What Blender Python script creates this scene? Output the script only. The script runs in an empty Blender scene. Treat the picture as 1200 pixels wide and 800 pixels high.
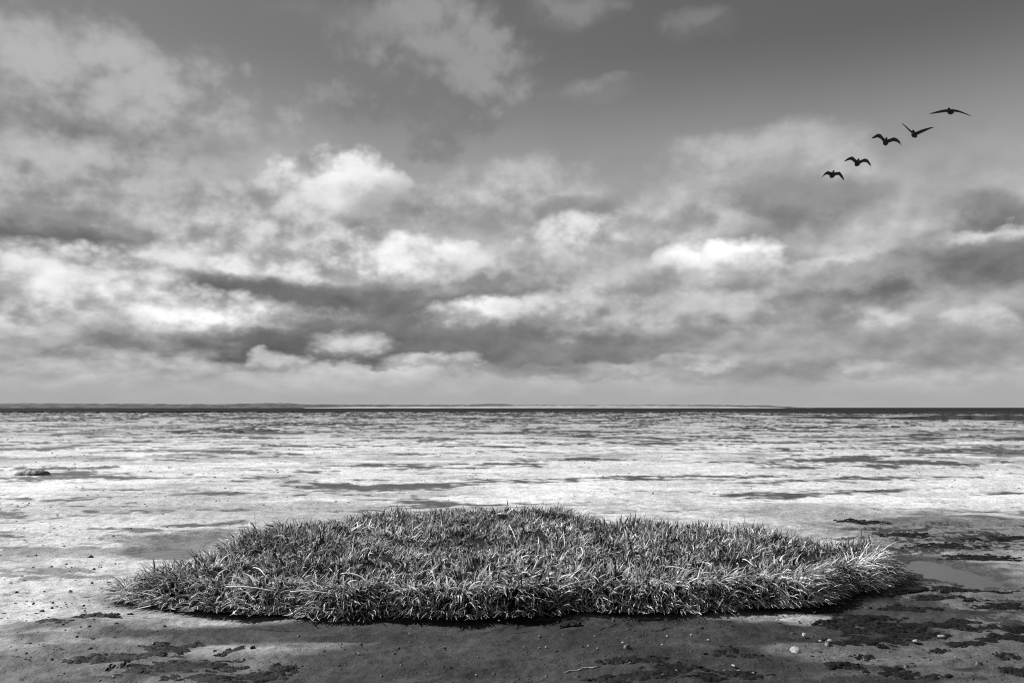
import bpy, math, random
import numpy as np
from mathutils import Vector

random.seed(7)
RNG = np.random.default_rng(7)
S = bpy.context.scene
COL = S.collection

# ------------------------------------------------------------------ camera
CAM_H = 1.7
FPX = 1200 * 28.0 / 36.0               # focal length in photo pixels
PITCH = math.atan(77.5 / FPX)          # horizon sits below the middle
cd = bpy.data.cameras.new('camera')
cd.lens = 28.0; cd.sensor_width = 36.0; cd.sensor_fit = 'HORIZONTAL'
cd.clip_start = 0.05; cd.clip_end = 60000
cam = bpy.data.objects.new('camera', cd); COL.objects.link(cam)
cam.location = (0, 0, CAM_H)
cam.rotation_euler = (math.pi / 2 + PITCH, 0, 0)
S.camera = cam

# ------------------------------------------------------------------ exposure
vs = S.view_settings
vs.view_transform = 'Standard'; vs.look = 'None'; vs.gamma = 1.0
vs.exposure = 0.42; vs.use_curve_mapping = False
S.cycles.use_denoising = False; S.cycles.filter_width = 1.1
S.cycles.max_bounces = 6

SUN_AZ = math.radians(-64)             # left of straight ahead
SUN_EL = math.radians(44)
SKY_STRENGTH = 0.064


def ray(px, py):
    """direction in the place of a point measured on the photograph"""
    x, y, z = (px - 600) / FPX, 1.0, -(py - 400) / FPX
    c, s = math.cos(PITCH), math.sin(PITCH)
    return Vector((x, y * c - z * s, y * s + z * c)).normalized()


def ground(px, py, z=0.0):
    d = ray(px, py)
    t = (z - CAM_H) / d.z
    return d.x * t, d.y * t


def azel(px, py):
    d = ray(px, py)
    return math.atan2(d.x, d.y), math.asin(d.z)


def lin(v):
    v /= 255.0
    return v / 12.92 if v <= 0.04045 else ((v + 0.055) / 1.055) ** 2.4


# ------------------------------------------------------------------ sun
sd = bpy.data.lights.new('sun', 'SUN')
sd.energy = 5.0; sd.angle = math.radians(0.6); sd.color = (1, 1, 1)
sun = bpy.data.objects.new('sun', sd); COL.objects.link(sun)
sv = Vector((math.sin(SUN_AZ) * math.cos(SUN_EL), math.cos(SUN_AZ) * math.cos(SUN_EL), math.sin(SUN_EL)))
sun.rotation_euler = sv.to_track_quat('Z', 'Y').to_euler()
sun.location = sv * 50

# ------------------------------------------------------------------ sky
W = bpy.data.worlds.new('World'); S.world = W; W.use_nodes = True
nt = W.node_tree; nt.nodes.clear()


class NB:
    """small helper to write shader maths"""
    def __init__(self, tree): self.t = tree
    def node(self, kind, **kw):
        n = self.t.nodes.new(kind)
        for k, v in kw.items(): setattr(n, k, v)
        return n
    def put(self, sock, v):
        if hasattr(v, 'is_output'): self.t.links.new(v, sock)
        else: sock.default_value = v
    def m(self, op, a, b=0.0, c=None, clamp=False):
        n = self.node('ShaderNodeMath', operation=op, use_clamp=clamp)
        self.put(n.inputs[0], a); self.put(n.inputs[1], b)
        if c is not None: self.put(n.inputs[2], c)
        return n.outputs[0]
    def vm(self, op, a, b=(0, 0, 0)):
        n = self.node('ShaderNodeVectorMath', operation=op)
        self.put(n.inputs[0], a); self.put(n.inputs[1], b)
        return n.outputs['Value'] if op in ('LENGTH', 'DOT_PRODUCT') else n.outputs[0]
    def ss(self, v, a, b, c, d):
        n = self.node('ShaderNodeMapRange', interpolation_type='SMOOTHSTEP')
        for i, q in enumerate((v, a, b, c, d)): self.put(n.inputs[i], q)
        return n.outputs[0]
    def noise(self, vec, scale, detail, rough=0.55, dist=0.0):
        n = self.node('ShaderNodeTexNoise', noise_dimensions='3D')
        self.put(n.inputs['Vector'], vec)
        n.inputs['Scale'].default_value = scale; n.inputs['Detail'].default_value = detail
        n.inputs['Roughness'].default_value = rough; n.inputs['Distortion'].default_value = dist
        return n.outputs[0]
    def mixf(self, f, a, b):
        n = self.node('ShaderNodeMix', data_type='FLOAT')
        self.put(n.inputs[0], f); self.put(n.inputs[2], a); self.put(n.inputs[3], b)
        return n.outputs[0]


# one cloud, used many times: a noise-torn ellipse with a lit top and a shaded base
G = bpy.data.node_groups.new('cloud_puff', 'ShaderNodeTree')
for nm in ('U', 'V', 'Edge', 'Relief', 'In', 'OU', 'OV', 'RU', 'RV', 'Lo', 'Hi', 'Top', 'Base', 'Opacity'):
    G.interface.new_socket(nm, in_out='INPUT', socket_type='NodeSocketFloat')
G.interface.new_socket('Out', in_out='OUTPUT', socket_type='NodeSocketFloat')
g = NB(G)
gi = G.nodes.new('NodeGroupInput'); go = G.nodes.new('NodeGroupOutput')
I = gi.outputs
qx = g.m('MULTIPLY_ADD', I['U'], I['RU'], I['OU'])
qy = g.m('MULTIPLY_ADD', I['V'], I['RV'], I['OV'])
r = g.m('MULTIPLY_ADD', qx, qx, g.m('MULTIPLY_ADD', qy, qy, I['Edge']))
a = g.ss(r, I['Lo'], I['Hi'], I['Opacity'], 0.0)
tone = g.ss(g.m('ADD', qy, I['Relief']), -0.8, 0.8, I['Base'], I['Top'])
g.put(go.inputs[0], g.mixf(a, I['In'], tone))

b = NB(nt)
tc = b.node('ShaderNodeTexCoord')
D = b.vm('NORMALIZE', tc.outputs['Generated'])
sx = b.node('ShaderNodeSeparateXYZ'); b.put(sx.inputs[0], D)
AZ = b.m('ARCTAN2', sx.outputs[0], sx.outputs[1])
EL = b.m('ARCSINE', sx.outputs[2])
# the cloud deck goes on all the way round: the same banks return every 72 degrees, mirrored
SEG = math.radians(72)
azw = b.m('SUBTRACT', b.m('PINGPONG', b.m('ADD', AZ, SEG / 2 + 6 * SEG), SEG), SEG / 2)
# direction noise, flattened towards the horizon
fl = b.node('ShaderNodeCombineXYZ')
b.put(fl.inputs[0], AZ)
b.put(fl.inputs[1], b.m('MULTIPLY', b.m('POWER', b.m('MAXIMUM', EL, 0.0), 0.78), 1.2))
NV = fl.outputs[0]
nA = b.noise(NV, 7.0, 7.0, 0.58)
nB = b.noise(b.vm('ADD', NV, (4.1, 7.7, 2.0)), 9.0, 7.0, 0.6)
B0 = b.noise(b.vm('ADD', NV, (9.3, 1.2, 0)), 11.0, 5.0, 0.5); B1 = b.noise(b.vm('ADD', NV, (9.3 - 0.006, 1.2 + 0.020, 0)), 11.0, 5.0, 0.5)
LIT = b.m('SUBTRACT', B0, B1)          # crowns of the billows catch the light from above
nC = b.m('ADD', b.m('MULTIPLY', b.m('SUBTRACT', B0, 0.5), 0.9), b.m('MULTIPLY', b.m('SUBTRACT', nB, 0.5), 1.0))
nF = b.noise(b.vm('ADD', NV, (1.3, 6.2, 3)), 38.0, 4.0, 0.6)
vo = b.node('ShaderNodeTexVoronoi', feature='F1', voronoi_dimensions='2D')
b.put(vo.inputs['Vector'], b.vm('ADD', NV, (9.3, 1.2, 5.0)))
for nm, v in (('Scale', 19.0), ('Detail', 2.0), ('Roughness', 0.5), ('Lacunarity', 2.3), ('Randomness', 1.0)): vo.inputs[nm].default_value = v
PUFF = b.m('SUBTRACT', 0.42, vo.outputs['Distance'])
nC = b.m('MULTIPLY_ADD', PUFF, 0.45, nC)
EDGE = b.m('MULTIPLY_ADD', nC, -1.4, b.m('MULTIPLY', b.m('SUBTRACT', 0.5, nF), 0.8))
RELIEF = b.m('MULTIPLY_ADD', LIT, 3.5, b.m('MULTIPLY_ADD', nC, 1.6, b.m('MULTIPLY_ADD', nF, 0.8, -0.2)))
nD = b.noise(b.vm('ADD', NV, (2.3, 5.2, 8.0)), 4.0, 5.0, 0.5)
PU = b.m('ADD', azw, b.m('MULTIPLY', b.m('SUBTRACT', nA, 0.5), 0.12))
PV = b.m('ADD', EL, b.m('MULTIPLY', b.m('SUBTRACT', nB, 0.5), 0.075))

sky = b.node('ShaderNodeTexSky', sky_type='NISHITA')
sky.sun_disc = False; sky.sun_elevation = SUN_EL; sky.sun_rotation = SUN_AZ
sky.air_density = 1.0; sky.dust_density = 0.15; sky.ozone_density = 1.0
ss_ = b.node('ShaderNodeSeparateColor'); b.put(ss_.inputs[0], sky.outputs[0])
# black-and-white film behind a red filter
cur = b.m('ADD', b.m('MULTIPLY', ss_.outputs[0], 0.85), b.m('MULTIPLY', ss_.outputs[1], 0.15))
K = 2 ** -vs.exposure / SKY_STRENGTH
# thin veil of cloud that thickens towards the horizon
veil = b.m('MULTIPLY', b.ss(EL, 0.44, 0.20, 0.0, 1.0), b.ss(nD, 0.30, 0.65, 0.80, 1.0))
cur = b.mixf(veil, cur, b.mixf(b.ss(EL, 0.19, 0.29, 0.0, 1.0), b.ss(nA, 0.3, 0.7, lin(162) * K, lin(206) * K), lin(172) * K))

# (px, py, rx, ry, top, base, opacity, softness) measured on the photograph
CLOUDS = [
    (70, 135, 150, 62, 176, 140, .8, .4), (140, 183, 110, 20, 116, 104, .7, .6), (505, 78, 82, 58, 160, 122, .75, .4),
    (385, 32, 45, 18, 132, 122, .5, .6), (40, 215, 60, 30, 160, 150, .5, .6),
    (110, 235, 150, 42, 184, 150, .8, .5), (300, 250, 110, 60, 172, 150, .55, .6),
    (400, 228, 62, 34, 238, 196, .95, .3), (400, 285, 110, 52, 205, 160, .8, .5), (475, 258, 46, 34, 150, 132, .6, .5),
    (600, 255, 75, 42, 196, 158, .75, .5), (675, 250, 40, 17, 142, 134, .75, .4), (690, 288, 55, 26, 222, 170, .85, .4),
    (900, 195, 70, 28, 196, 178, .6, .6), (908, 236, 40, 22, 144, 130, .8, .5), (968, 238, 50, 20, 146, 132, .85, .5), (838, 246, 30, 14, 144, 134, .85, .45),
    (800, 275, 55, 30, 196, 160, .75, .5), (880, 300, 46, 26, 150, 136, .7, .4),
    (845, 320, 58, 26, 244, 205, .95, .3), (1140, 262, 28, 17, 128, 116, .8, .5), (1020, 275, 60, 22, 190, 176, .5, .5),
    (85, 298, 80, 20, 108, 92, .85, .45), (50, 328, 95, 24, 226, 176, .85, .4), (225, 322, 90, 24, 222, 165, .85, .4),
    (490, 322, 80, 36, 230, 178, .9, .35), (600, 318, 70, 24, 182, 140, .6, .5), (700, 330, 90, 22, 176, 142, .6, .5),
    (285, 350, 120, 15, 110, 98, .85, .5), (470, 354, 180, 13, 118, 106, .75, .5), (420, 380, 140, 14, 124, 112, .75, .5),
    (150, 345, 60, 18, 224, 180, .8, .4), (40, 368, 60, 16, 158, 130, .6, .5), (205, 378, 130, 22, 232, 172, .9, .4),
    (565, 371, 62, 17, 230, 182, .9, .35), (680, 375, 75, 24, 206, 160, .8, .4), (690, 398, 70, 13, 212, 160, .8, .4),
    (1180, 284, 50, 14, 234, 200, .9, .35), (1040, 320, 70, 22, 232, 180, .85, .35), (900, 355, 95, 30, 182, 140, .75, .45),
    (1105, 330, 95, 34, 140, 122, .85, .4), (1185, 310, 50, 24, 126, 112, .85, .4), (1010, 345, 60, 26, 160, 118, .8, .4),
    (1090, 380, 110, 24, 172, 148, .7, .5), (1148, 384, 20, 13, 204, 180, .8, .5), (1030, 380, 25, 11, 196, 170, .7, .5),
    (800, 380, 80, 26, 176, 140, .7, .5), (860, 420, 120, 20, 168, 142, .6, .5), (1060, 412, 130, 18, 158, 146, .6, .5),
    (300, 408, 190, 14, 104, 92, .85, .45), (520, 402, 190, 18, 114, 104, .8, .5), (640, 420, 100, 16, 132, 120, .6, .5),
    (110, 400, 80, 20, 178, 150, .6, .5), (160, 422, 70, 9, 188, 160, .7, .5), (315, 424, 38, 9, 192, 160, .8, .4),
    (410, 404, 30, 10, 200, 160, .8, .6), (512, 424, 34, 8, 198, 165, .8, .6), (1018, 432, 24, 8, 192, 168, .7, .6),
    (790, 430, 50, 9, 190, 165, .7, .4), (700, 432, 60, 8, 170, 156, .5, .5), (60, 432, 70, 9, 188, 170, .6, .5),
    (672, 14, 30, 10, 160, 125, .45, .9), (825, 28, 26, 10, 150, 120, .4, .9), (700, 110, 32, 9, 160, 135, .5, .9),
]
for (px, py, rx, ry, top, base, op, soft) in CLOUDS:
    ca, ce = azel(px, py)
    soft *= 0.8
    if top > 165: top, base = top + 9, base - 4
    k = math.cos(ce)
    gn = nt.nodes.new('ShaderNodeGroup'); gn.node_tree = G
    for nm, v in (('U', PU), ('V', PV), ('Edge', EDGE), ('Relief', RELIEF), ('In', cur)): b.put(gn.inputs[nm], v)
    ru, rv = FPX / rx * k * 0.76, FPX / ry * 0.72
    for nm, v in (('RU', ru), ('OU', -ca * ru), ('RV', rv), ('OV', -ce * rv), ('Lo', (1 - soft) ** 2), ('Hi', (1 + soft) ** 2),
                  ('Top', lin(top) * K), ('Base', lin(base) * K), ('Opacity', min(1.0, op * 1.12))):
        gn.inputs[nm].default_value = v
    cur = gn.outputs[0]
# billows of the deck as a whole
cur = b.m('MULTIPLY', cur, b.m('MULTIPLY_ADD', b.m('MULTIPLY', LIT, b.ss(EL, 0.34, 0.20, 0.0, 1.0)), 1.3, 1.0))
# even haze close to the horizon
cur = b.mixf(b.ss(EL, 0.008, 0.05, 0.9, 0.0), cur, lin(170) * K)
cc = b.node('ShaderNodeCombineColor')
for i in range(3): b.put(cc.inputs[i], cur)
bg = b.node('ShaderNodeBackground'); bg.inputs[1].default_value = SKY_STRENGTH
b.put(bg.inputs[0], cc.outputs[0])
wo = b.node('ShaderNodeOutputWorld'); b.put(wo.inputs[0], bg.outputs[0])
W.cycles.sampling_method = 'MANUAL'; W.cycles.sample_map_resolution = 512


# ------------------------------------------------------------------ noise in numpy
def _hash(ix, iy, seed):
    h = (ix.astype(np.int64) * 374761393 + iy.astype(np.int64) * 668265263 + seed * 974711) & 0xFFFFFFFF
    h = ((h ^ (h >> 13)) * 1274126177) & 0xFFFFFFFF
    return (h ^ (h >> 16)) & 0xFFFF


def perlin(x, y, seed=0):
    xi = np.floor(x); yi = np.floor(y); fx = x - xi; fy = y - yi
    u = fx * fx * fx * (fx * (fx * 6 - 15) + 10); v = fy * fy * fy * (fy * (fy * 6 - 15) + 10)
    def gr(dx, dy):
        a = _hash(xi + dx, yi + dy, seed) * (2 * math.pi / 65536)
        return np.cos(a) * (fx - dx) + np.sin(a) * (fy - dy)
    n0 = gr(0, 0) * (1 - u) + gr(1, 0) * u
    n1 = gr(0, 1) * (1 - u) + gr(1, 1) * u
    return (n0 * (1 - v) + n1 * v) * 1.5


def fbm(x, y, lam, octs=4, seed=0, gain=0.5, spacing=None):
    s = np.zeros_like(x); am = 1.0
    for o in range(octs):
        w = 1.0 if spacing is None else np.clip(lam / (2.0 * spacing) - 0.4, 0, 1)
        s += am * w * perlin(x / lam + 17.3 * o, y / lam - 9.1 * o, seed + o * 31)
        lam *= 0.5; am *= gain
    return s


def sstep(a, b_, v):
    t = np.clip((v - a) / (b_ - a), 0, 1)
    return t * t * (3 - 2 * t)


# ------------------------------------------------------------------ mesh helpers
def mesh_np(name, verts, quads=None, tris=None, smooth=True):
    me = bpy.data.meshes.new(name)
    faces = []
    nl = 0; loops = []; starts = []; totals = []
    for f, k in ((quads, 4), (tris, 3)):
        if f is None or len(f) == 0: continue
        f = np.asarray(f, dtype=np.int32)
        loops.append(f.ravel()); n = len(f)
        starts.append(nl + np.arange(n, dtype=np.int32) * k); totals.append(np.full(n, k, np.int32)); nl += n * k
    loops = np.concatenate(loops); starts = np.concatenate(starts); totals = np.concatenate(totals)
    me.vertices.add(len(verts)); me.vertices.foreach_set('co', np.ascontiguousarray(verts, np.float32).ravel())
    me.loops.add(nl); me.loops.foreach_set('vertex_index', loops)
    me.polygons.add(len(starts)); me.polygons.foreach_set('loop_start', starts)
    me.update(calc_edges=True)
    if smooth: me.polygons.foreach_set('use_smooth', np.ones(len(me.polygons), bool))
    return me


def attr(me, name, vals):
    a = me.attributes.new(name, 'FLOAT', 'POINT')
    a.data.foreach_set('value', np.ascontiguousarray(vals, np.float32))


def obj(name, me, mat, parent=None, loc=(0, 0, 0), rot=(0, 0, 0)):
    o = bpy.data.objects.new(name, me); COL.objects.link(o)
    if mat and not me.materials: me.materials.append(mat)
    o.location = loc; o.rotation_euler = rot
    if parent: o.parent = parent
    return o


def tag(o, label=None, cat=None, group=None, kind=None):
    if label: o['label'] = label
    if cat: o['category'] = cat
    if group: o['group'] = group
    if kind: o['kind'] = kind
    return o


# ------------------------------------------------------------------ materials
def material(name):
    m = bpy.data.materials.new(name); m.use_nodes = True
    n = NB(m.node_tree)
    return m, n, m.node_tree.nodes['Principled BSDF']


def grey(n, v):
    c = n.node('ShaderNodeCombineColor')
    for i in range(3): n.put(c.inputs[i], v)
    return c.outputs[0]


def attrib(n, name):
    a = n.node('ShaderNodeAttribute', attribute_name=name)
    return a.outputs['Fac']


def simple(name, lo, hi, scale, rough, bump=0.0, bscale=None, spec=0.5):
    m, n, p = material(name)
    tcn = n.node('ShaderNodeTexCoord')
    v = n.noise(tcn.outputs['Object'], scale, 6, 0.6)
    n.put(p.inputs['Base Color'], grey(n, n.ss(v, 0.3, 0.7, lo, hi)))
    p.inputs['Roughness'].default_value = rough
    p.inputs['Specular IOR Level'].default_value = spec
    if bump:
        bn = n.node('ShaderNodeBump'); bn.inputs['Distance'].default_value = bump
        n.put(bn.inputs['Height'], n.noise(tcn.outputs['Object'], bscale or scale * 2, 5, 0.6))
        n.put(p.inputs['Normal'], bn.outputs[0])
    return m


# wet silt
M_MUD, n, p = material('wet_silt')
geo = n.node('ShaderNodeNewGeometry')
pos = geo.outputs['Position']
fine = n.noise(pos, 9.0, 8, 0.65)
grit = n.noise(pos, 70.0, 4, 0.6)
alb = n.m('MULTIPLY', attrib(n, 'albedo'), n.m('MULTIPLY', n.ss(fine, 0.25, 0.75, 0.72, 1.28), n.ss(grit, 0.3, 0.7, 0.85, 1.15)))
dark_specks = n.noise(pos, 26.0, 5, 0.7)
alb = n.m('MULTIPLY', alb, n.ss(dark_specks, 0.36, 0.46, 0.45, 1.0))  # small dark specks in the silt colour
n.put(p.inputs['Base Color'], grey(n, alb))
n.put(p.inputs['Roughness'], n.m('ADD', attrib(n, 'rough'), n.m('MULTIPLY', n.m('SUBTRACT', fine, 0.5), 0.25)))
p.inputs['IOR'].default_value = 1.35
b1 = n.node('ShaderNodeBump'); b1.inputs['Distance'].default_value = 0.035; b1.inputs['Strength'].default_value = 0.9
n.put(b1.inputs['Height'], fine)
b2 = n.node('ShaderNodeBump'); b2.inputs['Distance'].default_value = 0.006; b2.inputs['Strength'].default_value = 0.9
n.put(b2.inputs['Height'], grit); n.put(b2.inputs['Normal'], b1.outputs[0])
n.put(p.inputs['Normal'], b2.outputs[0])

# shallow standing water on the flat
M_POOL, n, p = material('pool_water')
p.inputs['Base Color'].default_value = (.05, .05, .05, 1); p.inputs['Roughness'].default_value = 0.12
p.inputs['IOR'].default_value = 1.33
geo = n.node('ShaderNodeNewGeometry')
bn = n.node('ShaderNodeBump'); bn.inputs['Distance'].default_value = 0.004
mp = n.node('ShaderNodeMapping'); mp.inputs['Scale'].default_value = (0.6, 1.6, 1)
n.put(mp.inputs['Vector'], geo.outputs['Position'])
n.put(bn.inputs['Height'], n.noise(mp.outputs[0], 6.0, 3)); n.put(p.inputs['Normal'], bn.outputs[0])

# choppy sea
M_SEA, n, p = material('sea_water')
p.inputs['Base Color'].default_value = (.018, .018, .018, 1); p.inputs['Roughness'].default_value = 0.6
p.inputs['IOR'].default_value = 1.06
geo = n.node('ShaderNodeNewGeometry')
bn = n.node('ShaderNodeBump'); bn.inputs['Distance'].default_value = 0.5
n.put(bn.inputs['Height'], n.noise(geo.outputs['Position'], 0.25, 5)); n.put(p.inputs['Normal'], bn.outputs[0])

M_WEED = simple('bladder_weed', 0.003, 0.014, 22, 0.7, 0.008, 60, 0.15)
M_CLUMP = simple('marsh_clump', 0.02, 0.07, 3, 0.85, 0, None, 0.2)
M_MOUND = simple('mound_mud', 0.05, 0.17, 8, 0.6, 0.03, 14)
M_SHELL = simple('shell_white', 0.42, 0.85, 2.5, 0.4, 0.03, 8)
M_STONE = simple('dark_pebble', 0.025, 0.07, 30, 0.5, 0.004, 60)
M_WOODP = simple('pale_driftwood', 0.08, 0.6, 9, 0.6, 0.004, 60)
M_BIRD = simple('silhouette_plumage', 0.006, 0.014, 14, 0.8, 0, None, 0.15)  # near-black: the backlit silhouette is put into the colour
M_DUNE = simple('dune_scrub', 0.05, 0.12, 0.02, 0.9, 0, None, 0.1)
M_SAND = simple('far_sand', 0.22, 0.34, 0.01, 0.9)
M_STEM = simple('dry_stem', 0.5, 0.75, 20, 0.6)
M_PEAT = simple('root_mud', 0.010, 0.03, 12, 0.85, 0.04, 30, 0.08)

M_BLADE, n, p = material('cordgrass_blade')
tone = attrib(n, 'tone')
colr = grey(n, tone)
n.put(p.inputs['Base Color'], colr); p.inputs['Roughness'].default_value = 0.5
p.inputs['Specular IOR Level'].default_value = 0.35
tr = n.node('ShaderNodeBsdfTranslucent'); n.put(tr.inputs[0], colr)
mx = n.node('ShaderNodeMixShader'); mx.inputs[0].default_value = 0.25
n.put(mx.inputs[1], p.outputs[0]); n.put(mx.inputs[2], tr.outputs[0])
n.put(M_BLADE.node_tree.nodes['Material Output'].inputs[0], mx.outputs[0])

# ------------------------------------------------------------------ outline of the grass island (on the mud)
FRONT = [(152, 688), (166, 700), (192, 709), (250, 715), (330, 720), (420, 722), (500, 719), (600, 718), (700, 715), (800, 715),
         (900, 709), (945, 705), (972, 696), (1015, 689), (1036, 676)]
BACK = [(1044, 652, .2), (1012, 640, .22), (960, 629, .25), (900, 617, .28), (830, 608, .28), (760, 606, .28), (700, 602, .28), (670, 594, .28),
        (600, 592, .28), (520, 591, .28), (460, 596, .28), (400, 603, .28), (320, 609, .28), (288, 622, .28), (255, 634, .26), (238, 650, .22),
        (210, 664, .18), (172, 674, .19), (152, 681, .17)]
ISL = np.array([ground(x, y) for x, y in FRONT] + [ground(*p_) for p_ in BACK])
_P = [ISL[i] * (1 - k / 4) + ISL[(i + 1) % len(ISL)] * k / 4 for i in range(len(ISL)) for k in range(4)]
ISL = np.array(_P)
_c = ISL.mean(0); _n = ISL - _c; _n /= np.linalg.norm(_n, axis=1)[:, None]
ISL = ISL + _n * (0.13 * fbm(ISL[:, 0], ISL[:, 1], 0.55, 3, 77))[:, None]
EDGE_A = ISL; EDGE_B = np.roll(ISL, -1, axis=0)


def island(x, y):
    """signed distance (positive inside) and outward direction"""
    P_ = np.stack([x, y], 1)
    best = np.full(len(x), 1e9); near = np.zeros_like(P_)
    for A, B in zip(EDGE_A, EDGE_B):
        AB = B - A
        t = np.clip(((P_ - A) @ AB) / (AB @ AB), 0, 1)
        c = A + t[:, None] * AB
        d = np.linalg.norm(P_ - c, axis=1)
        m = d < best
        best[m] = d[m]; near[m] = c[m]
    inside = np.zeros(len(x), bool)
    for A, B in zip(EDGE_A, EDGE_B):
        cond = (A[1] > y) != (B[1] > y)
        xi = (B[0] - A[0]) * (y - A[1]) / (B[1] - A[1] + 1e-12) + A[0]
        inside ^= cond & (x < xi)
    out = near - P_
    out[~inside] *= -1
    out /= np.linalg.norm(out, axis=1)[:, None] + 1e-9
    return np.where(inside, best, -best), out


# where the seaweed lies (photo position, half size)
WEED = [
    (150, 765, 66, 6, 'long thin dark seaweed mat lying on the pale front mud', None),
    (200, 754, 36, 5, 'dark seaweed mat beside a single round pebble', None),
    (212, 781, 72, 9, 'broad ragged dark seaweed mat on the front mud, largest of its cluster', None),
]
G1 = 'dark seaweed scraps on the wet mud'
L_L = 'small dark seaweed scrap beside the long seaweed mats'
L_C = 'dark seaweed lying among shell bits in front of the island'
for t in [(140, 776, 10, 4), (165, 778, 14, 2.5), (275, 762, 22, 4), (330, 783, 24, 5), (300, 792, 40, 5), (240, 797, 45, 5), (120, 722, 30, 2), (60, 728, 26, 2)]:
    WEED.append((*t, L_L, G1))
for t in [(760, 778, 40, 4), (790, 788, 44, 6), (850, 766, 26, 5), (880, 771, 22, 3), (720, 778, 22, 3), (745, 796, 50, 5), (855, 797, 50, 5), (668, 728, 16, 3)]:
    WEED.append((*t, L_C, G1))
for t in [(1010, 750, 50, 5), (1040, 740, 55, 5), (1000, 731, 50, 5), (1070, 732, 45, 4), (1110, 730, 45, 4), (1130, 752, 40, 4),
          (1145, 738, 22, 3.5), (1085, 745, 30, 4), (1180, 735, 28, 4), (1185, 748, 30, 4), (1170, 710, 34, 3), (1110, 700, 40, 3),
          (1060, 712, 40, 3), (1020, 722, 38, 3), (1150, 690, 40, 2.5), (1090, 690, 36, 2.5), (985, 784, 30, 3.5), (1045, 788, 30, 4),
          (1080, 792, 30, 3), (1010, 769, 16, 2.5), (1100, 759, 14, 2), (1190, 789, 18, 4), (1120, 640, 60, 3), (1180, 632, 50, 3),
          (1060, 628, 40, 2.5), (1150, 652, 45, 3), (1010, 612, 30, 2)]:
    WEED.append((*t, 'thin dark seaweed streak on the mud behind the tapering end of the island' if t[1] < 660 else
                 'dark seaweed streak in the drainage just off the tapering end of the island' if t[1] < 727 else
                 'dark seaweed mat among the larger white shells' if t[1] < 763 else
                 'ragged dark seaweed scrap on smooth mud in front of the larger white shells', G1))
WEED.append((1180, 769, 15, 3.5, 'thick dark seaweed lump alone on smooth mud right of the shells', None))


# ------------------------------------------------------------------ mudflat
def pxblob(x, y, px, py, rx, ry):
    cx, cy = ground(px, py)
    wx = rx * cy / FPX; wy = ry * cy * cy / (CAM_H * FPX)
    return ((x - cx) / wx) ** 2 + ((y - cy) / wy) ** 2


def mud_height(x, y, spacing=None):
    d = np.hypot(x, y)
    h = 0.030 * fbm(x, y, 5.0, 3, 11, spacing=spacing)
    h += 0.024 * fbm(x * 0.75, y, 1.2, 4, 23, gain=0.55, spacing=spacing)
    rid = 1 - np.abs(fbm(x * 0.6, y, 0.55, 3, 37, spacing=spacing))
    h += 0.014 * (rid ** 3 - 0.5) * sstep(3, 6, d)
    h += (0.011 * fbm(x * 0.7, y, 0.17, 3, 41, gain=0.6, spacing=spacing))
    for q_, dep in ((pxblob(x, y, 1102, 664, 40, 17), 0.085), (pxblob(x, y, 195, 643, 50, 7), 0.08)):
        h -= dep * np.exp(-q_)
    far = sstep(15, 60, d)
    h += far * 0.07 * fbm(x, y, 22.0, 4, 53, spacing=spacing)
    h += sstep(60, 130, d) * 0.10 * fbm(x, y, 9.0, 3, 57)
    return h


# bank along the tidal channel on the right
BANK = [ground(880, 489.5), ground(960, 490), ground(1060, 491), ground(1200, 492.5), ground(1500, 495)]


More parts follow.
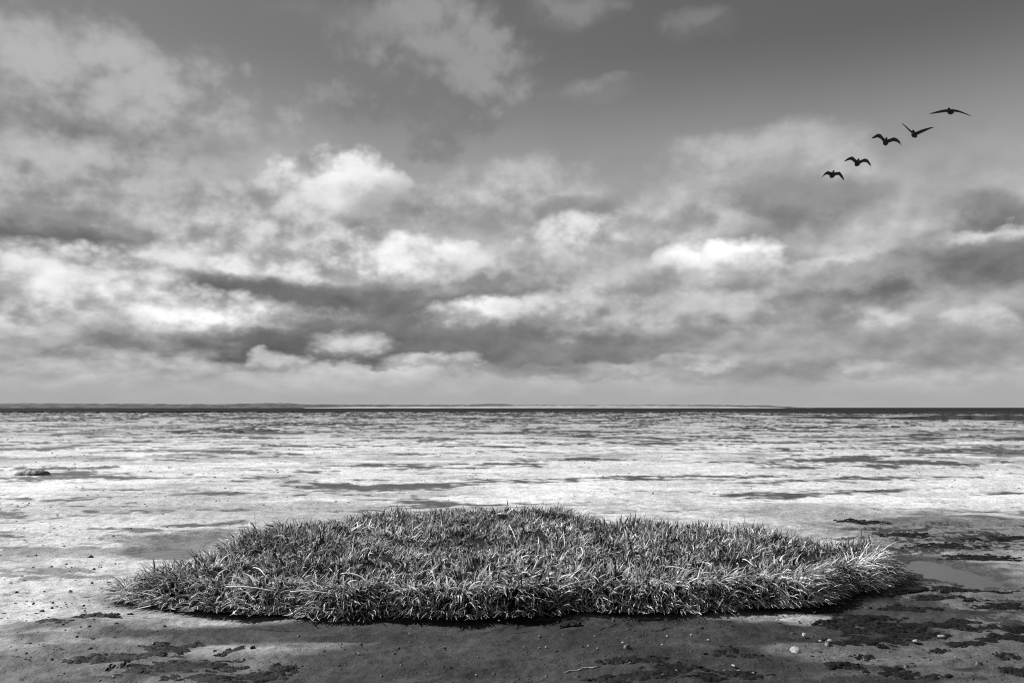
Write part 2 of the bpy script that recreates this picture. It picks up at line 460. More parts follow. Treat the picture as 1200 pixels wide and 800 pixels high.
def build_mud():
    th1 = np.radians(np.linspace(-43, 43, 1080))
    th2 = np.radians(np.linspace(43, 317, 80)[1:-1])
    th = np.concatenate([th1, th2]); nth = len(th)
    rr = np.concatenate([np.linspace(0.3, 3.4, 10), 1 / np.linspace(1 / 3.9, 1 / 420.0, 560), np.geomspace(430, 40000, 40)])
    nr = len(rr)
    R_, T_ = np.meshgrid(rr, th, indexing='ij')
    x = (R_ * np.sin(T_)).ravel(); y = (R_ * np.cos(T_)).ravel()
    d = R_.ravel()
    sp = np.gradient(rr)[:, None] * np.ones((1, nth)); sp = sp.ravel() * 0.6
    z = mud_height(x, y, sp)
    near = (np.abs(x) < 8) & (y > 3) & (y < 15)
    di = np.full(len(x), -9.0); di[near] = island(x[near], y[near])[0]
    # the island stands in a shallow scoured moat; the mud under it stays low
    z -= 0.025 * np.exp(-((di + 0.15) / 0.35) ** 2)
    z = np.where(di > 0.1, -0.05, z)
    # distant flat sinks below the sea
    z -= sstep(300, 420, d) * 0.6
    # ---- tone of the silt
    w1 = fbm(x, y, 7.0, 4, 71); w2 = fbm(x * 0.55, y, 1.6, 4, 83, gain=0.6); w3 = fbm(x * 0.5, y, 0.45, 3, 97, gain=0.6)
    w4 = fbm(x * 0.5, y, 0.14, 3, 99, gain=0.7)
    alb = 0.60 + 0.08 * w1 + 0.10 * w2 + 0.10 * w3 + 0.10 * w4
    # wet dark silt in front of and around the island, its shade painted in, and where the drainage runs on the right
    dark = np.zeros_like(x)
    def add(px, py, rx, ry, v):
        nonlocal dark
        q = pxblob(x, y, px, py, rx, ry)
        dark = np.maximum(dark, np.minimum(v * 1.3 * np.exp(-(q * (1 + 0.6 * w2 + 0.4 * w3)) ** 1.5 * 0.7), v))
    add(600, 800, 470, 95, 0.99); add(600, 738, 540, 22, 0.99); add(60, 820, 380, 100, 0.88)  # the narrow front band is wet silt with the grass shadow painted in
    add(1150, 628, 210, 24, 0.74); add(1110, 685, 140, 46, 0.84); add(1130, 775, 300, 80, 0.88)
    add(1040, 714, 120, 24, 0.985); add(960, 603, 110, 10, 0.5); add(200, 642, 70, 13, 0.85); add(150, 690, 80, 26, 0.5)  # the first blob paints the black shadow at the island's right front
    add(120, 615, 300, 62, 0.34); add(1102, 663, 60, 25, 0.95); add(330, 598, 140, 14, 0.45); add(450, 575, 90, 8, 0.30)
    dark = np.maximum(dark, 0.98 * np.exp(-(np.maximum(-di, 0) / 0.34) ** 1.6) * (di > -3))  # wet ring, with the shade at the island's foot painted in
    # damp margins round the seaweed
    nearw = (d < 14)
    xs_, ys_ = x[nearw], y[nearw]; dw = np.zeros(len(xs_)); wn = w3[nearw]
    for (px, py, rx, ry, _l, _g) in WEED:
        q = pxblob(xs_, ys_, px, py, rx * 1.15, ry * 1.5)
        dw = np.maximum(dw, 0.97 * np.exp(-(q * np.clip(1 + 1.2 * wn, 0.3, 3)) ** 1.2))
    dark[nearw] = np.maximum(dark[nearw], dw)
    # dark streaks and specks broken up by noise
    f1 = fbm(x * 0.4, y, 0.8, 5, 113, gain=0.75); f2 = fbm(x * 0.45, y, 3.4, 6, 131, gain=0.82); f3 = fbm(x * 0.8, y, 10.0, 6, 151, gain=0.85)
    st = np.maximum(sstep(0.50, 0.85, f1) * sstep(22, 10, d) * 0.8, sstep(0.20, 0.75, f2) * sstep(7, 13, d))
    st = np.maximum(st, sstep(0.0, 0.75, f3) * sstep(18, 40, d))
    dark = np.maximum(dark, st * 0.93)
    dark = np.maximum(dark, sstep(0.45, 0.62, w4) * sstep(16, 6, d) * 0.6)
    # right hand drainage: strongly broken up
    br = np.exp(-pxblob(x, y, 1130, 705, 150, 70)) + 1.2 * np.exp(-pxblob(x, y, 1150, 630, 210, 24))
    dark = np.maximum(dark, np.clip(br * 1.3, 0, 1) * sstep(0.0, 0.25, fbm(x * 0.4, y, 0.5, 6, 171, gain=0.85)) * 0.985)
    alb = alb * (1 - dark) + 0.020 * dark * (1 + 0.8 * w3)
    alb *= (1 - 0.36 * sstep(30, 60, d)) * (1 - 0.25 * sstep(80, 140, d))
    rough = np.clip(0.44 + 0.10 * w2 + 0.26 * dark, 0.25, 0.85)
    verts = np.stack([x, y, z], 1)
    i = np.arange(nr - 1)[:, None]; j = np.arange(nth)[None, :]; j2 = (j + 1) % nth
    qd = np.stack([i * nth + j, i * nth + j2, (i + 1) * nth + j2, (i + 1) * nth + j], -1).reshape(-1, 4)[:, ::-1]
    cen = len(verts)
    verts = np.vstack([verts, [[0, 0, 0]]]); alb = np.append(alb, .25); rough = np.append(rough, .5)
    jj = np.arange(nth); tri = np.stack([np.full(nth, cen), (jj + 1) % nth, jj], 1)
    me = mesh_np('mudflat', verts, qd, tri)
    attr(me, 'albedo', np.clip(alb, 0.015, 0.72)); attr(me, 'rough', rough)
    return tag(obj('mudflat', me, M_MUD), kind='structure')


build_mud()


def sheet(name, mat, pts, z):
    me = mesh_np(name, np.array([(x, y, z) for x, y in pts]), quads=[[0, 1, 2, 3]], smooth=False)
    return tag(obj(name, me, mat), kind='structure')


sheet('shallow_water', M_POOL, [(-260, -60), (260, -60), (260, 240), (-260, 240)], -0.048)
# sea beyond the flat
# near shore line follows the edge of the flat, far line is the horizon
shore = []
for px in range(-600, 1801, 40):
    py = 482.4 + (2.8 * max(0, min(1, (px - 820) / 260.0))) + 0.25 * math.sin(px * 0.021) + 0.2 * math.sin(px * 0.009 + 1)
    shore.append(ground(px, py))
va = [(x, y, -0.03) for x, y in shore] + [(x / y * 40000, 40000, -0.03) for x, y in shore]
ns = len(shore)
me = mesh_np('sea', np.array(va), quads=[[i, i + 1, ns + i + 1, ns + i] for i in range(ns - 1)], smooth=False)
SEA = tag(obj('sea', me, M_SEA), kind='structure')
SEA.location.z = 0.12


# ------------------------------------------------------------------ far dunes and sand spit
def ridge(name, mat, dist, profile, depth, seed, rough_amp):
    """low land on the horizon; profile = [(px, height in photo pixels above the horizon)]"""
    pxs = np.arange(profile[0][0], profile[-1][0] + 1, 1.5)
    hs = np.interp(pxs, [a for a, _ in profile], [c for _, c in profile])
    nz = fbm(pxs, np.zeros_like(pxs), 22.0, 5, seed, gain=0.65)
    hs = np.maximum(hs * (1 + 0.0 * nz) + rough_amp * nz * np.clip(hs, 0, 1), 0.02)
    X = (pxs - 600) / FPX * dist
    H = hs / FPX * dist + CAM_H
    prof = [(-0.5, 0.0), (-0.32, 0.45), (-0.12, 0.82), (0.0, 1.0), (0.15, 0.85), (0.5, 0.0)]
    vs_, n_ = [], len(pxs)
    for (o, f) in prof:
        jit = fbm(pxs * 1.3, np.full_like(pxs, o * 40), 9.0, 3, seed + 5) * 0.12 * (0 < f < 1)
        vs_.append(np.stack([X, np.full(n_, dist + o * depth), -0.2 + H * np.clip(f + jit, 0, 1)], 1))
    qd = [[r * n_ + i, r * n_ + i + 1, (r + 1) * n_ + i + 1, (r + 1) * n_ + i] for r in range(len(prof) - 1) for i in range(n_ - 1)]
    return tag(obj(name, mesh_np(name, np.vstack(vs_), qd), mat), kind='structure')


ridge('dunes', M_DUNE, 3200, [(-400, 3.5), (-100, 5), (40, 5.2), (150, 4.6), (190, 4.4), (255, 4.0), (300, 5.2), (340, 5.4), (352, 4.2),
                              (420, 3.6), (500, 3.4), (548, 3.4), (562, 4.6), (590, 4.4), (606, 3.3), (700, 3.0), (820, 3.4), (900, 2.6), (942, 0)],
      260, 3, 0.5)
ridge('sand_spit', M_SAND, 2300, [(360, 0), (420, 1.0), (520, 1.5), (640, 2.2), (760, 2.2), (850, 1.6), (905, 0.4), (915, 0)], 90, 9, 0.3)
ridge('far_shore', M_DUNE, 5200, [(1180, 0), (1300, 1.5), (1700, 2)], 260, 15, 0.5)


# ------------------------------------------------------------------ lumps: shared builder
def lump(nu, nv, rx, ry, h, seed, edge=0.25, rough=0.25, flat=1.0, ragged=0.0):
    """irregular low mound: grid disc with torn outline, open below"""
    t = np.repeat(np.arange(1, nu + 1) / nu, nv)
    a = np.tile(2 * math.pi * np.arange(nv) / nv, nu)
    e = 1 + edge * 2 * perlin(np.cos(a) * 1.4 + seed * 3.1, np.sin(a) * 1.4 + seed, seed) \
        + edge * 1.2 * perlin(np.cos(a) * 4 + seed, np.sin(a) * 4, seed + 1)
    e += ragged * (perlin(np.cos(a) * 9 + seed, np.sin(a) * 9, seed + 3) + 0.7 * perlin(np.cos(a) * 19, np.sin(a) * 19 + seed, seed + 4))
    e = np.maximum(e, 0.25)
    x = np.cos(a) * t * rx * e; y = np.sin(a) * t * ry * e
    prof = np.where(t < 0.999, np.maximum(1 - t ** (2 * flat), 0) ** 0.6, -0.25)
    zz = h * prof * (1 + rough * 2 * perlin(x / rx * 3 + seed, y / ry * 3, seed + 2))
    v = np.vstack([[[0, 0, h]], np.stack([x, y, zz], 1)])
    tri = [[0, 1 + j, 1 + (j + 1) % nv] for j in range(nv)]
    qd = [[1 + i * nv + j, 1 + (i + 1) * nv + j, 1 + (i + 1) * nv + (j + 1) % nv, 1 + i * nv + (j + 1) % nv]
          for i in range(nu - 1) for j in range(nv)]
    return v, qd, tri


def mudz(x, y):
    return float(mud_height(np.array([x]), np.array([y]), np.array([0.02]))[0])


# bank of the channel: a real step, its near face turned from the light
def build_bank():
    pts = np.array([BANK[0]] + BANK)
    xs = np.linspace(BANK[0][0], BANK[-1][0], 220)
    ys = np.interp(xs, [p_[0] for p_ in BANK], [p_[1] for p_ in BANK])
    amp = sstep(0, 25, xs - xs[0])
    nz = fbm(xs, ys * 0 + 3, 6.0, 4, 201)
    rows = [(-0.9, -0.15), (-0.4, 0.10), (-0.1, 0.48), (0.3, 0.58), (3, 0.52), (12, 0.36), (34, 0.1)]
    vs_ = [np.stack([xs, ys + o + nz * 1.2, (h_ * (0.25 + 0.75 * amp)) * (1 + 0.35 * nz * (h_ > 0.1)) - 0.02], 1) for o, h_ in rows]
    n_ = len(xs)
    qd = [[r * n_ + i, r * n_ + i + 1, (r + 1) * n_ + i + 1, (r + 1) * n_ + i] for r in range(len(rows) - 1) for i in range(n_ - 1)]
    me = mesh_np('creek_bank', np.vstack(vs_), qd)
    # shade of the cut face painted in as black, pale crust on top
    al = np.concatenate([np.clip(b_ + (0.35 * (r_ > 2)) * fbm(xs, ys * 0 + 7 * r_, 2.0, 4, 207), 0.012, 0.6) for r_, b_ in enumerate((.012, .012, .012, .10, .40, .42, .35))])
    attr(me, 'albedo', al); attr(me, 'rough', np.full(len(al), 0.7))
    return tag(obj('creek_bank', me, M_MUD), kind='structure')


build_bank()

# low plants and clods scattered over the far flat: past counting
def build_far_clumps():
    V, Q, T = [], [], []; off = 0
    base = [lump(2, 8, 1, 1, 1, s, 0.3, 0.3) for s in range(6)]
    rg = np.random.default_rng(5)
    k = 0
    while k < 9500:
        px = rg.uniform(-150, 1350); py = 483.4 + 24 * rg.random() ** 2.2
        x, y = ground(px, py)
        if px > 870 and 489 < py < 499: 
            k += 1; continue
        dens = float(perlin(np.array([x / 14]), np.array([y / 30]), 301)[0])
        if dens < -0.1 + 0.5 * (py - 484) / 22: 
            k += 1; continue
        s = rg.uniform(0.10, 0.30) * (0.7 + y / 130)
        v, qd, tr_ = base[rg.integers(6)]
        hz = s * rg.uniform(0.18, 0.42)
        a = rg.uniform(0, 6.28); c, sn = math.cos(a), math.sin(a)
        vx = v[:, 0] * s * rg.uniform(1, 2.6); vy = v[:, 1] * s
        V.append(np.stack([vx + x, vy + y, v[:, 2] * hz - 0.02], 1))
        Q.append(np.array(qd) + off); T.append(np.array(tr_) + off); off += len(v); k += 1
    me = mesh_np('far_clumps', np.vstack(V), np.vstack(Q), np.vstack(T))
    return tag(obj('far_clumps', me, M_CLUMP), 'dark low clumps of marsh plants scattered over the far mudflat', 'marsh plants', kind='stuff')


build_far_clumps()

# crumbs, worm casts and small clods lying on the nearer mud: past counting
def build_crumbs():
    V, Q, T = [], [], []; off = 0
    base = [lump(2, 7, 1, 1, 1, s_ + 20, 0.3, 0.3) for s_ in range(6)]
    rg = np.random.default_rng(15)
    n_ = 9000
    pxs = rg.uniform(-120, 1320, n_); pys = 498 + 310 * rg.random(n_) ** 1.5
    g_ = np.array([ground(a_, c_) for a_, c_ in zip(pxs, pys)])
    x, y = g_[:, 0], g_[:, 1]
    den = fbm(x * 0.5, y, 1.6, 3, 611) + fbm(x, y, 8.0, 2, 617)
    keep = (den > 0.05) & (island(x, y)[0] < -0.1)
    x, y = x[keep], y[keep]
    z = mud_height(x, y, np.maximum(0.02, y * y / 1700))
    for xi, yi, zi in zip(x, y, z):
        s_ = min(0.005 * rg.gamma(2.0, 0.6), 0.013) * (0.7 + yi / 18.0)
        v, qd, tr_ = base[rg.integers(6)]
        V.append(np.stack([v[:, 0] * s_ * rg.uniform(0.8, 1.8) + xi, v[:, 1] * s_ + yi, v[:, 2] * s_ * rg.uniform(0.4, 0.9) + zi - 0.001], 1))
        Q.append(np.array(qd) + off); T.append(np.array(tr_) + off); off += len(v)
    me = mesh_np('mud_crumbs', np.vstack(V), np.vstack(Q), np.vstack(T))
    return tag(obj('mud_crumbs', me, M_CLUMP), 'tiny dark mud crumbs and worm casts strewn over the flat', 'mud crumbs', kind='stuff')


build_crumbs()

# ------------------------------------------------------------------ the grass island
isl = bpy.data.objects.new('grass_island', None); COL.objects.link(isl)
ICX, ICY = float(ISL[:, 0].mean()), float(ISL[:, 1].mean())
isl.location = (ICX, ICY, 0)
tag(isl, 'low oval island of tangled cordgrass standing on the wet mudflat', 'grass island')


def hummock_h(di, x, y):
    return 0.16 * sstep(-0.01, 0.11, di) + 0.05 * sstep(0.1, 0.8, di) + 0.055 * fbm(x, y, 0.9, 3, 401) * sstep(0.05, 0.4, di)


def build_hummock():
    nxg, nyg = 190, 130
    x0, y0 = ISL.min(0) - 0.1; x1, y1 = ISL.max(0) + 0.1
    X, Y = np.meshgrid(np.linspace(x0, x1, nxg), np.linspace(y0, y1, nyg))
    x, y = X.ravel(), Y.ravel()
    di, _ = island(x, y)
    z = hummock_h(di, x, y) + np.where(di > 0, 0.0, -0.12) + 0.012 * fbm(x, y, .12, 2, 44)
    keep = di > -0.10
    q = np.array([[j * nxg + i, j * nxg + i + 1, (j + 1) * nxg + i + 1, (j + 1) * nxg + i] for j in range(nyg - 1) for i in range(nxg - 1)])
    q = q[keep[q].all(1)]
    used = np.unique(q); mp_ = -np.ones(len(x), int); mp_[used] = np.arange(len(used))
    v = np.stack([x - ICX, y - ICY, z], 1)[used]
    return obj('root_hummock', mesh_np('root_hummock', v, mp_[q]), M_PEAT, isl)


build_hummock()
HOLE = ground(630, 632, 0.2)


def build_blades(N=64000):
    x0, y0 = ISL.min(0); x1, y1 = ISL.max(0)
    x = RNG.uniform(x0, x1, N * 4); y = RNG.uniform(y0, y1, N * 4)
    di, out = island(x, y)
    cl = fbm(x, y, 0.28, 3, 421, gain=0.7)
    hole = np.exp(-(((x - HOLE[0]) / 0.15) ** 2 + ((y - HOLE[1]) / 0.42) ** 2))
    rim = (di < 0.22) & (out[:, 1] < 0.3)
    keep = (di > -0.02) & (RNG.random(len(x)) < np.where(rim, 1.0, 0.34 + 1.3 * cl)) & (RNG.random(len(x)) > hole * 1.3)
    x, y, di, out = x[keep][:N], y[keep][:N], di[keep][:N], out[keep][:N]
    N = len(x)
    edge = sstep(0.40, 0.0, di)
    z = hummock_h(di, x, y) - 0.01
    # heading: random inside with slow swirls, outward at the rim
    sw = fbm(x, y, 0.9, 2, 433) * 3.5 + fbm(x, y, 0.25, 2, 439) * 2.5
    rnd = RNG.normal(0, 1.0, N)
    hx = np.cos(sw + rnd) * (1 - edge) + out[:, 0] * edge * 1.5 + RNG.normal(0, .28, N)
    hy = np.sin(sw + rnd) * (1 - edge) + out[:, 1] * edge * 1.5 + RNG.normal(0, .28, N)
    phi = np.arctan2(hy, hx)
    back = sstep(0.0, 0.5, di) * 0 + (out[:, 1] > 0.3) * edge       # far rim stands more upright
    front = edge * (1 - back)
    L = RNG.gamma(9.0, 0.0125, N).clip(0.05, 0.19) * (1 + 0.55 * fbm(x, y, 0.7, 3, 447)) * (1 + 0.10 * back + 0.85 * front)
    th0 = np.abs(RNG.normal(0.60, 0.42, N)) * (1 - 0.4 * back) + front * 0.55
    bend = np.abs(RNG.normal(1.2, 0.8, N)) * (1 - 0.5 * back) + front * 0.6
    lay = RNG.random(N) < 0.36 * (1 - back) * (1 - front)
    th0 = np.where(lay, th0 + 0.8, th0)
    kink = np.where(RNG.random(N) < 0.35, RNG.uniform(-1.2, 1.6, N), 0.0)
    kat = RNG.integers(2, 5, N)
    # overhanging fringe: rooted on the lip, hanging down the dark face
    fr = (di < 0.17) & (out[:, 1] < 0.45) & (RNG.random(N) < 0.85)
    th0 = np.where(fr, RNG.normal(0.95, 0.35, N), th0); bend = np.where(fr, RNG.normal(1.45, 0.35, N), bend)
    L = np.where(fr, RNG.uniform(0.13, 0.25, N), L); kink = np.where(fr, kink * 0.15, kink)
    oa = np.arctan2(out[:, 1], out[:, 0]) + RNG.normal(0, 0.38, N)
    phi = np.where(fr, oa, phi)
    wd = RNG.uniform(0.0038, 0.0098, N)
    tw = RNG.uniform(-1.0, 1.0, N)
    LV = 6
    P_ = np.stack([x, y, z], 1)
    vs_ = np.zeros((N, LV, 2, 3)); tn = np.zeros((N, LV, 2))
    k0 = RNG.random(N)
    tone = np.where(k0 < 0.50 - 0.12 * front, RNG.uniform(0.010, 0.035, N), np.where(k0 < 0.74 - 0.14 * front, RNG.uniform(0.10, 0.36, N), RNG.uniform(0.55, 0.85, N)))
    patch = fbm(x, y, 1.0, 3, 463) + 0.5 * fbm(x, y, 0.3, 2, 467)
    tone = np.where(fr & (RNG.random(N) < 0.42), RNG.uniform(0.4, 0.85, N), tone)  # paler fringe: light on the front face put into the blade tone
    tone *= np.clip(1 + 0.8 * patch, 0.35, 1.7)
    tipc = np.where(RNG.random(N) < 0.38, RNG.uniform(0.35, 0.85, N), tone)
    cur_th = th0.copy(); cphi = phi.copy(); turn = RNG.normal(0, 0.30, N) * np.where(fr, 0.3, 1)
    for k in range(LV):
        t_ = k / (LV - 1)
        dirv = np.stack([np.sin(cur_th) * np.cos(cphi), np.sin(cur_th) * np.sin(cphi), np.cos(cur_th)], 1)
        perp = np.stack([-np.sin(cphi), np.cos(cphi), np.zeros(N)], 1)
        nrm = np.cross(dirv, perp)
        wv = perp * np.cos(tw)[:, None] + nrm * np.sin(tw)[:, None]
        wk = wd * (0.75 + 0.5 * t_ if t_ < 0.4 else max(0.06, 0.95 * (1 - ((t_ - 0.4) / 0.6) ** 1.6)))
        vs_[:, k, 0] = P_ - wv * wk[:, None]; vs_[:, k, 1] = P_ + wv * wk[:, None]
        f_ = max(0.0, (t_ - 0.35) / 0.65)
        tn[:, k, :] = (tone * (1 - f_) + tipc * f_)[:, None]
        P_ = P_ + dirv * (L / (LV - 1))[:, None]
        # do not sink into the mud
        P_[:, 2] = np.maximum(P_[:, 2], 0.02)
        cur_th = np.minimum(cur_th + bend / (LV - 1) * (0.5 + t_) + np.where(kat == k + 1, kink, 0), 2.75)
        cphi = cphi + turn
    v = vs_.reshape(-1, 3) - np.array([ICX, ICY, 0])
    i = np.arange(N)[:, None] * (LV * 2); k = np.arange(LV - 1)[None, :] * 2
    bq = (i + k)
    qd = np.stack([bq, bq + 1, bq + 3, bq + 2], -1).reshape(-1, 4)
    me = mesh_np('grass_blades', v, qd)
    attr(me, 'tone', np.clip(tn.ravel(), 0.010, 0.85))
    return tag(obj('grass_blades', me, M_BLADE, isl), kind='stuff')


build_blades()


def tube(pts, radii, nv=6):
    v, q = [], []
    pts = [Vector(p_) for p_ in pts]
    for i, p_ in enumerate(pts):
        d_ = (pts[min(i + 1, len(pts) - 1)] - pts[max(i - 1, 0)]).normalized()
        u_ = d_.cross(Vector((0.1, 0.2, 1))).normalized(); w_ = d_.cross(u_)
        for j in range(nv):
            a = 2 * math.pi * j / nv
            v.append(p_ + (u_ * math.cos(a) + w_ * math.sin(a)) * radii[i])
    n_ = len(pts)
    for i in range(n_ - 1):
        for j in range(nv):
            q.append([i * nv + j, i * nv + (j + 1) % nv, (i + 1) * nv + (j + 1) % nv, (i + 1) * nv + j])
    t_ = [[0, j + 1, j] for j in range(1, nv - 1)] + [[(n_ - 1) * nv, (n_ - 1) * nv + j, (n_ - 1) * nv + j + 1] for j in range(1, nv - 1)]
    return np.array(v), q, t_


STEMS = [((265, 687), (330, 692)), ((340, 693), (398, 695)), ((400, 672), (424, 674)), ((462, 674), (490, 673)), ((490, 673), (514, 664)),
         ((525, 690), (548, 690)), ((555, 688), (580, 686)), ((582, 664), (622, 661)), ((596, 614), (606, 634)), ((656, 669), (670, 669)),
         ((655, 690), (700, 676)), ((850, 678), (905, 674)), ((905, 674), (950, 670)), ((1000, 634), (1014, 626)), ((300, 665), (312, 674)),
         ((372, 646), (400, 644)), ((660, 620), (662, 640)), ((720, 690), (745, 684)), ((780, 664), (812, 668)), ((870, 655), (884, 662))]
for (a_, b_) in STEMS:
    za = 0.27
    A = Vector((*ground(*a_, za), za)); B = Vector((*ground(*b_, za), za - 0.01))
    mid = (A + B) / 2 + Vector((0, 0, 0.015))
    ln = (B - A).length
    v, q_, t_ = tube([A, A.lerp(mid, 0.5) + Vector((0, 0, .006)), mid, mid.lerp(B, 0.5), B], [0.005, 0.0055, 0.005, 0.0045, 0.002])
    obj('fallen_stem', mesh_np('fallen_stem', v - np.array([ICX, ICY, 0]), q_, t_), M_STEM, isl)

# ------------------------------------------------------------------ mud mound on the left
mx_, my_ = ground(38, 557)
v, q_, t_ = lump(9, 44, 0.42, 0.34, 0.18, 8, 0.10, 0.10, 1.0)
tag(obj('mud_mound', mesh_np('mud_mound', v, q_, t_), M_MOUND, None, (mx_, my_, mudz(mx_, my_) - 0.01)),
    'rounded grey mud mound alone on the bright flat', 'mound')

# ------------------------------------------------------------------ seaweed mats
for i, (px, py, rx, ry, lab, grp) in enumerate(WEED):
    x, y = ground(px, py)
    wx = rx * y / FPX; wy = ry * y * y / (CAM_H * FPX)
    rg = np.random.default_rng(900 + i)
    V, Q, T = [], [], []; off = 0
    n_ = int(np.clip(wx * wy / 0.0009, 16, 80)); ph = rg.uniform(0, 6)
    for k in range(n_):
        r_ = 1.1 * rg.random() ** 0.6; a_ = rg.uniform(0, 6.283)
        lx = r_ * math.cos(a_); ly = r_ * math.sin(a_)
        big = (1.25 - 0.75 * r_) * rg.uniform(0.5, 1.2)
        sx_ = min(wx * 0.35, 0.09) * big; sy_ = min(wy * 0.6, 0.045) * big
        v, q0, t0 = lump(3, 16, sx_, sy_, rg.uniform(0.005, 0.014) * (0.6 + big * 0.5), int(rg.integers(1000)), 0.35, 0.6, 1.5, 0.25)
        sl = rg.normal(0, 0.12); c_, s_ = math.cos(sl), math.sin(sl)
        v = v @ np.array([[c_, s_, 0], [-s_, c_, 0], [0, 0, 1]])
        v += [lx * wx, ly * wy + 0.25 * wy * math.sin(lx * 2.5 + ph), 0]
        V.append(v); Q.append(np.array(q0) + off); T.append(np.array(t0) + off); off += len(v)
    v = np.vstack(V); q_ = np.vstack(Q); t_ = np.vstack(T)
    v[:, 2] += mud_height(x + v[:, 0], y + v[:, 1], np.full(len(v), 0.02))
    o = obj('seaweed', mesh_np('seaweed', v, q_, t_), M_WEED, None, (x, y, -0.002))
    tag(o, lab, 'seaweed', grp)

# ------------------------------------------------------------------ shells
def shell_mesh(seed):
    rg = random.Random(seed); nu, nv = 6, 28; v = [(0, -0.42, 0.10)]
    for i in range(1, nu + 1):
        t_ = i / nu
        for j in range(nv):
            a = 2 * math.pi * j / nv
            fan = 1 + 0.05 * math.cos(a * 14)
            x = math.cos(a) * t_ * 0.5 * fan; y = -0.42 * (1 - t_) + math.sin(a) * t_ * 0.42 * fan
            z_ = 0.34 * math.sqrt(max(0, 1 - t_ ** 2)) * (1 + 0.08 * math.cos(a * 14) * t_) if i < nu else 0.0
            v.append((x, y, z_ + 0.02 * rg.uniform(-1, 1) * (i < nu)))
    tri = [[0, 1 + j, 1 + (j + 1) % nv] for j in range(nv)]
    qd = [[1 + i * nv + j, 1 + (i + 1) * nv + j, 1 + (i + 1) * nv + (j + 1) % nv, 1 + i * nv + (j + 1) % nv] for i in range(nu - 1) for j in range(nv)]
    return mesh_np('shell', np.array(v), qd, tri)


SH = [shell_mesh(s) for s in range(3)]
SHELLS = [(943, 746, 11, 'white cockle shell resting on a dark patch below the grass'), (973, 754, 8, 'white shell tilted beside a dark stone'),
          (932, 766, 14, 'largest white shell lying flat on open grey mud'), (1074, 751, 10, 'bright white shell among dark drainage seaweed'),
          (1103, 745, 10, 'white shell at the end of a long dark seaweed streak'), (860, 785, 8, 'white shell beside seaweed and smaller shell bits'),
          (911, 727, 6, None), (961, 750, 5, None), (883, 793, 5, None), (866, 791, 5, None), (775, 716, 6, None), (782, 746, 5, None), (730, 755, 5, None),
          (632, 746, 4, None), (640, 759, 4, None), (420, 770, 4, None), (447, 791, 4, None), (585, 727, 4, None), (558, 791, 4, None), (285, 774, 5, None),
          (810, 746, 4, None), (776, 755, 4, None), (830, 751, 4, None), (793, 789, 5, None), (738, 781, 4, None), (777, 795, 4, None), (849, 790, 4, None),
          (697, 747, 3.5, None), (480, 742, 3.5, None), (660, 745, 3.5, None), (520, 760, 3.5, None), (1120, 772, 4, None), (700, 766, 3.5, None)]
for i, (px, py, w, lab) in enumerate(SHELLS):
    x, y = ground(px, py)
    s = w * y / FPX * 0.85
    o = obj('shell', SH[i % 3], M_SHELL, None, (x, y, mudz(x, y) + 0.002 + (0.010 if i < 6 else 0.005)), (random.uniform(-.35, .1), random.uniform(-.2, .2), random.uniform(0, 6.28)))
    o.scale = (s, s * random.uniform(.7, 1), s * random.uniform(.7, 1))
    tag(o, lab or ('tiny white shell bit at the foot of the grass fringe' if py < 730 else
                'tiny white shell bit among dark seaweed in front of the island' if 715 < px < 900 else
                'tiny white shell bit alone on bare mud in front of the island'), 'shell', None if lab else 'shell fragments on the front mud')

# ------------------------------------------------------------------ pebbles and clods
PEB = [(106, 652, 8, 'dark angular clod alone on the pale mud left of the island'), (180, 750, 5, 'small round dark pebble above the seaweed mats'),
       (735, 764, 10, 'flat dark pebble in front of the island beside a shell bit'), (1147, 780, 9, 'round dark pebble on smooth mud below the drainage'),
       (1062, 782, 8, 'dark pebble standing behind a thin seaweed streak'), (970, 757, 11, 'dark stone carrying a tilted white shell')]
PEB += [(x_, y_, 4, None) for x_, y_ in [(42, 650), (75, 640), (110, 668), (135, 660), (60, 665), (20, 690), (90, 745), (30, 770), (117, 795), (133, 793),
                                         (400, 755), (378, 770), (350, 745), (615, 757), (632, 759), (690, 760), (810, 763), (640, 790), (560, 770), (470, 780), (1130, 655), (965, 775), (1010, 790)]]
for i, (px, py, w, lab) in enumerate(PEB):
    x, y = ground(px, py); s = w * y / FPX / 2
    v, q_, t_ = lump(4, 14, s, s * 0.8, s * 0.75, 400 + i, 0.2, 0.25, 1.2)
    o = obj('pebble', mesh_np('pebble', v, q_, t_), M_STONE, None, (x, y, mudz(x, y)), (0, 0, random.uniform(0, 6)))
    tag(o, lab or ('small dark clod on pale mud off the low tongue of the island' if py < 700 else
                'small dark clod near the long seaweed mats' if px < 340 else 'small dark clod on bare wet mud in front of the island'), 'pebble', None if lab else 'dark clods on the mud')

# driftwood stick, half dark and half bleached
x0, y0 = ground(662, 788); x1, y1 = ground(704, 784)
pts = []
for k in range(9):
    t_ = k / 8; xx = x0 + (x1 - x0) * t_; yy = y0 + (y1 - y0) * t_ + 0.01 * math.sin(k * 1.7)
    pts.append((xx - x0, yy - y0, mudz(xx, yy) + 0.004 + 0.003 * math.sin(k * 2.1)))
v, q_, t_ = tube(pts, [0.003, 0.005, 0.0055, 0.005, 0.005, 0.0042, 0.0045, 0.0035, 0.002], 8)
tag(obj('driftwood_stick', mesh_np('driftwood_stick', v, q_, t_), M_WOODP, None, (x0, y0, 0)), 'bleached thin driftwood stick lying on the front mud', 'stick')


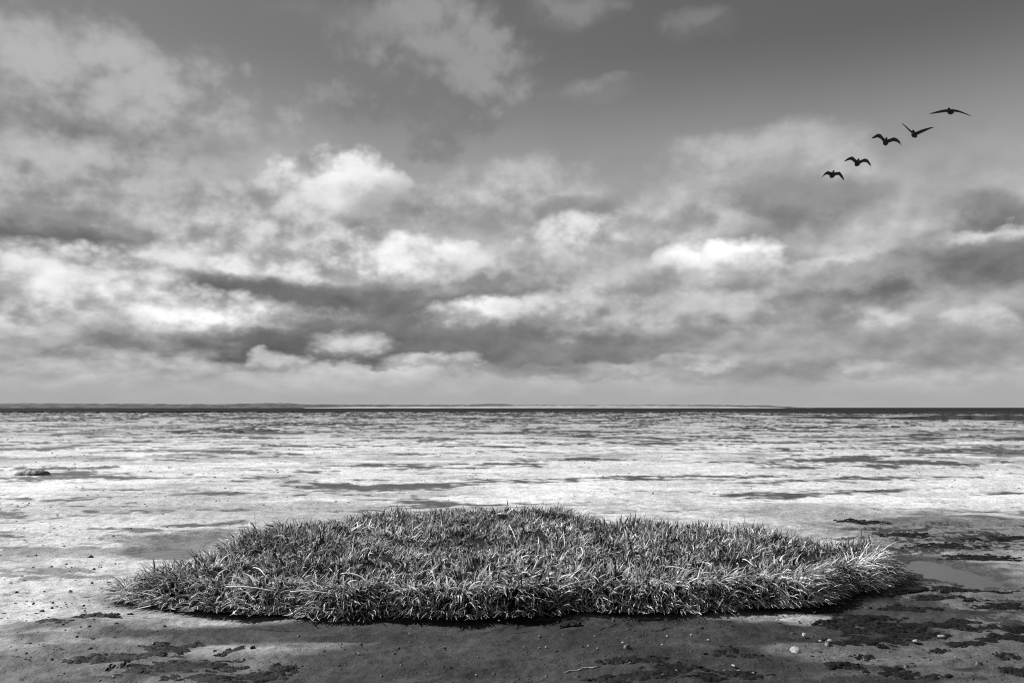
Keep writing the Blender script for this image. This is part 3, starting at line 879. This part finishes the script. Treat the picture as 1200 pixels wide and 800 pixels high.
# ------------------------------------------------------------------ birds
def bird(px, py, dist, wings, yaw, label, pitch=0.0, size=1.0):
    """wings = (left, right): lists of (x, z, chord) stations outward from the shoulder, metres"""
    V, F = [], []
    def loft(secs):
        base = len(V); n_ = len(secs[0])
        for s_ in secs: V.extend(s_)
        for i in range(len(secs) - 1):
            for j in range(n_):
                F.append([base + i * n_ + j, base + i * n_ + (j + 1) % n_, base + (i + 1) * n_ + (j + 1) % n_, base + (i + 1) * n_ + j])
        F.append([base + j for j in range(n_)][::-1]); F.append([base + (len(secs) - 1) * n_ + j for j in range(n_)])
    body = [(-0.40, 0.0, .05, .012), (-0.32, 0.0, .075, .02), (-0.24, 0.0, .06, .045), (-0.10, -0.01, .095, .09), (0.04, -0.015, .11, .105), (0.16, -0.005, .09, .085),
            (0.23, 0.015, .055, .055), (0.29, 0.03, .042, .042), (0.35, 0.04, .040, .040), (0.40, 0.042, .045, .044), (0.45, 0.038, .036, .034), (0.49, 0.03, .015, .015), (0.54, 0.024, .006, .006)]
    loft([[(math.cos(a) * rx, yy, zz + math.sin(a) * rz) for a in [2 * math.pi * k / 12 for k in range(12)]] for yy, zz, rx, rz in body])
    for sgn, st in zip((-1, 1), wings):
        secs = []
        st = [(0.0, 0.03, 0.26)] + st
        for i, (xx, zz, ch) in enumerate(st):
            sweep = -0.08 * (max(0, abs(xx) - 0.25) / 0.5) ** 1.3
            th = max(0.006, 0.028 * (1 - i / len(st)))
            yc = 0.06 + sweep
            secs.append([(sgn * xx, yc + math.cos(a) * ch / 2 - 0.03 * (math.cos(a) < -0.5) * 0, zz + math.sin(a) * th + 0.02 * math.cos(a * 1) * 0.4) for a in [2 * math.pi * k / 10 for k in range(10)]])
        loft(secs)
    me = bpy.data.meshes.new('bird'); me.from_pydata(V, [], F); me.update()
    d_ = ray(px, py) * dist
    o = obj('bird', me, M_BIRD, None, (d_.x, d_.y, d_.z + CAM_H), (pitch, -0.16, math.pi - math.atan2(d_.x, d_.y) + yaw))
    o.scale = (size,) * 3
    md = o.modifiers.new('one_skin', 'REMESH'); md.mode = 'VOXEL'; md.voxel_size = 0.012; md.use_smooth_shade = True
    tag(o, label, 'bird', 'birds flying in a slanting line')
    return o


u = 0.0064
def wing(*pts):
    return [(x * u, z * u, c * 1.55 + 0.03) for x, z, c in pts]


# facing the camera the bird's own left wing is on the right of the picture; the rotation by pi swaps sides,
# so the first list (local -x) shows on the right
bird(975.3, 205.3, 36, (wing((14, 6, .28), (40, 12, .27), (60, -8, .21), (72, -26, .13), (80, -42, .05)),
                        wing((14, 6, .28), (34, 10, .27), (48, 0, .21), (60, -18, .13), (68, -38, .05))), 0.12,
     'dark bird with wings arched down like a bow, lowest of the line')
bird(1004.7, 191.5, 36.5, (wing((16, 8, .28), (38, 20, .28), (58, 16, .23), (76, -4, .16), (88, -24, .06)),
                           wing((16, 12, .28), (36, 28, .28), (52, 26, .24), (68, 16, .17), (80, 8, .06))), 0.1,
     'dark bird with both wings curved downward beside the lowest bird')
bird(1038, 167, 36.5, (wing((18, 8, .28), (42, 18, .30), (62, 14, .25), (80, 0, .17), (94, -20, .06)),
                       wing((16, 14, .30), (34, 34, .32), (52, 40, .28), (70, 32, .21), (86, 22, .08))), 0.05,
     'dark bird with rounded arched wings, middle of the line')
bird(1071.5, 158, 37, (wing((16, 6, .24), (40, 18, .22), (62, 28, .17), (84, 38, .10), (104, 44, .03)),
                       wing((14, 12, .26), (32, 28, .26), (50, 46, .20), (66, 62, .13), (82, 76, .04))), -0.1,
     'dark bird with wings raised in a V')
bird(1114, 131, 37.5, (wing((18, 4, .27), (44, -2, .26), (70, -12, .19), (96, -24, .12), (118, -36, .03)),
                       wing((18, 6, .27), (46, 4, .25), (72, 1, .18), (98, -2, .11), (122, -4, .03))), -0.15,
     'dark bird gliding with wings spread wide and nearly flat, highest of the line', pitch=-0.1)
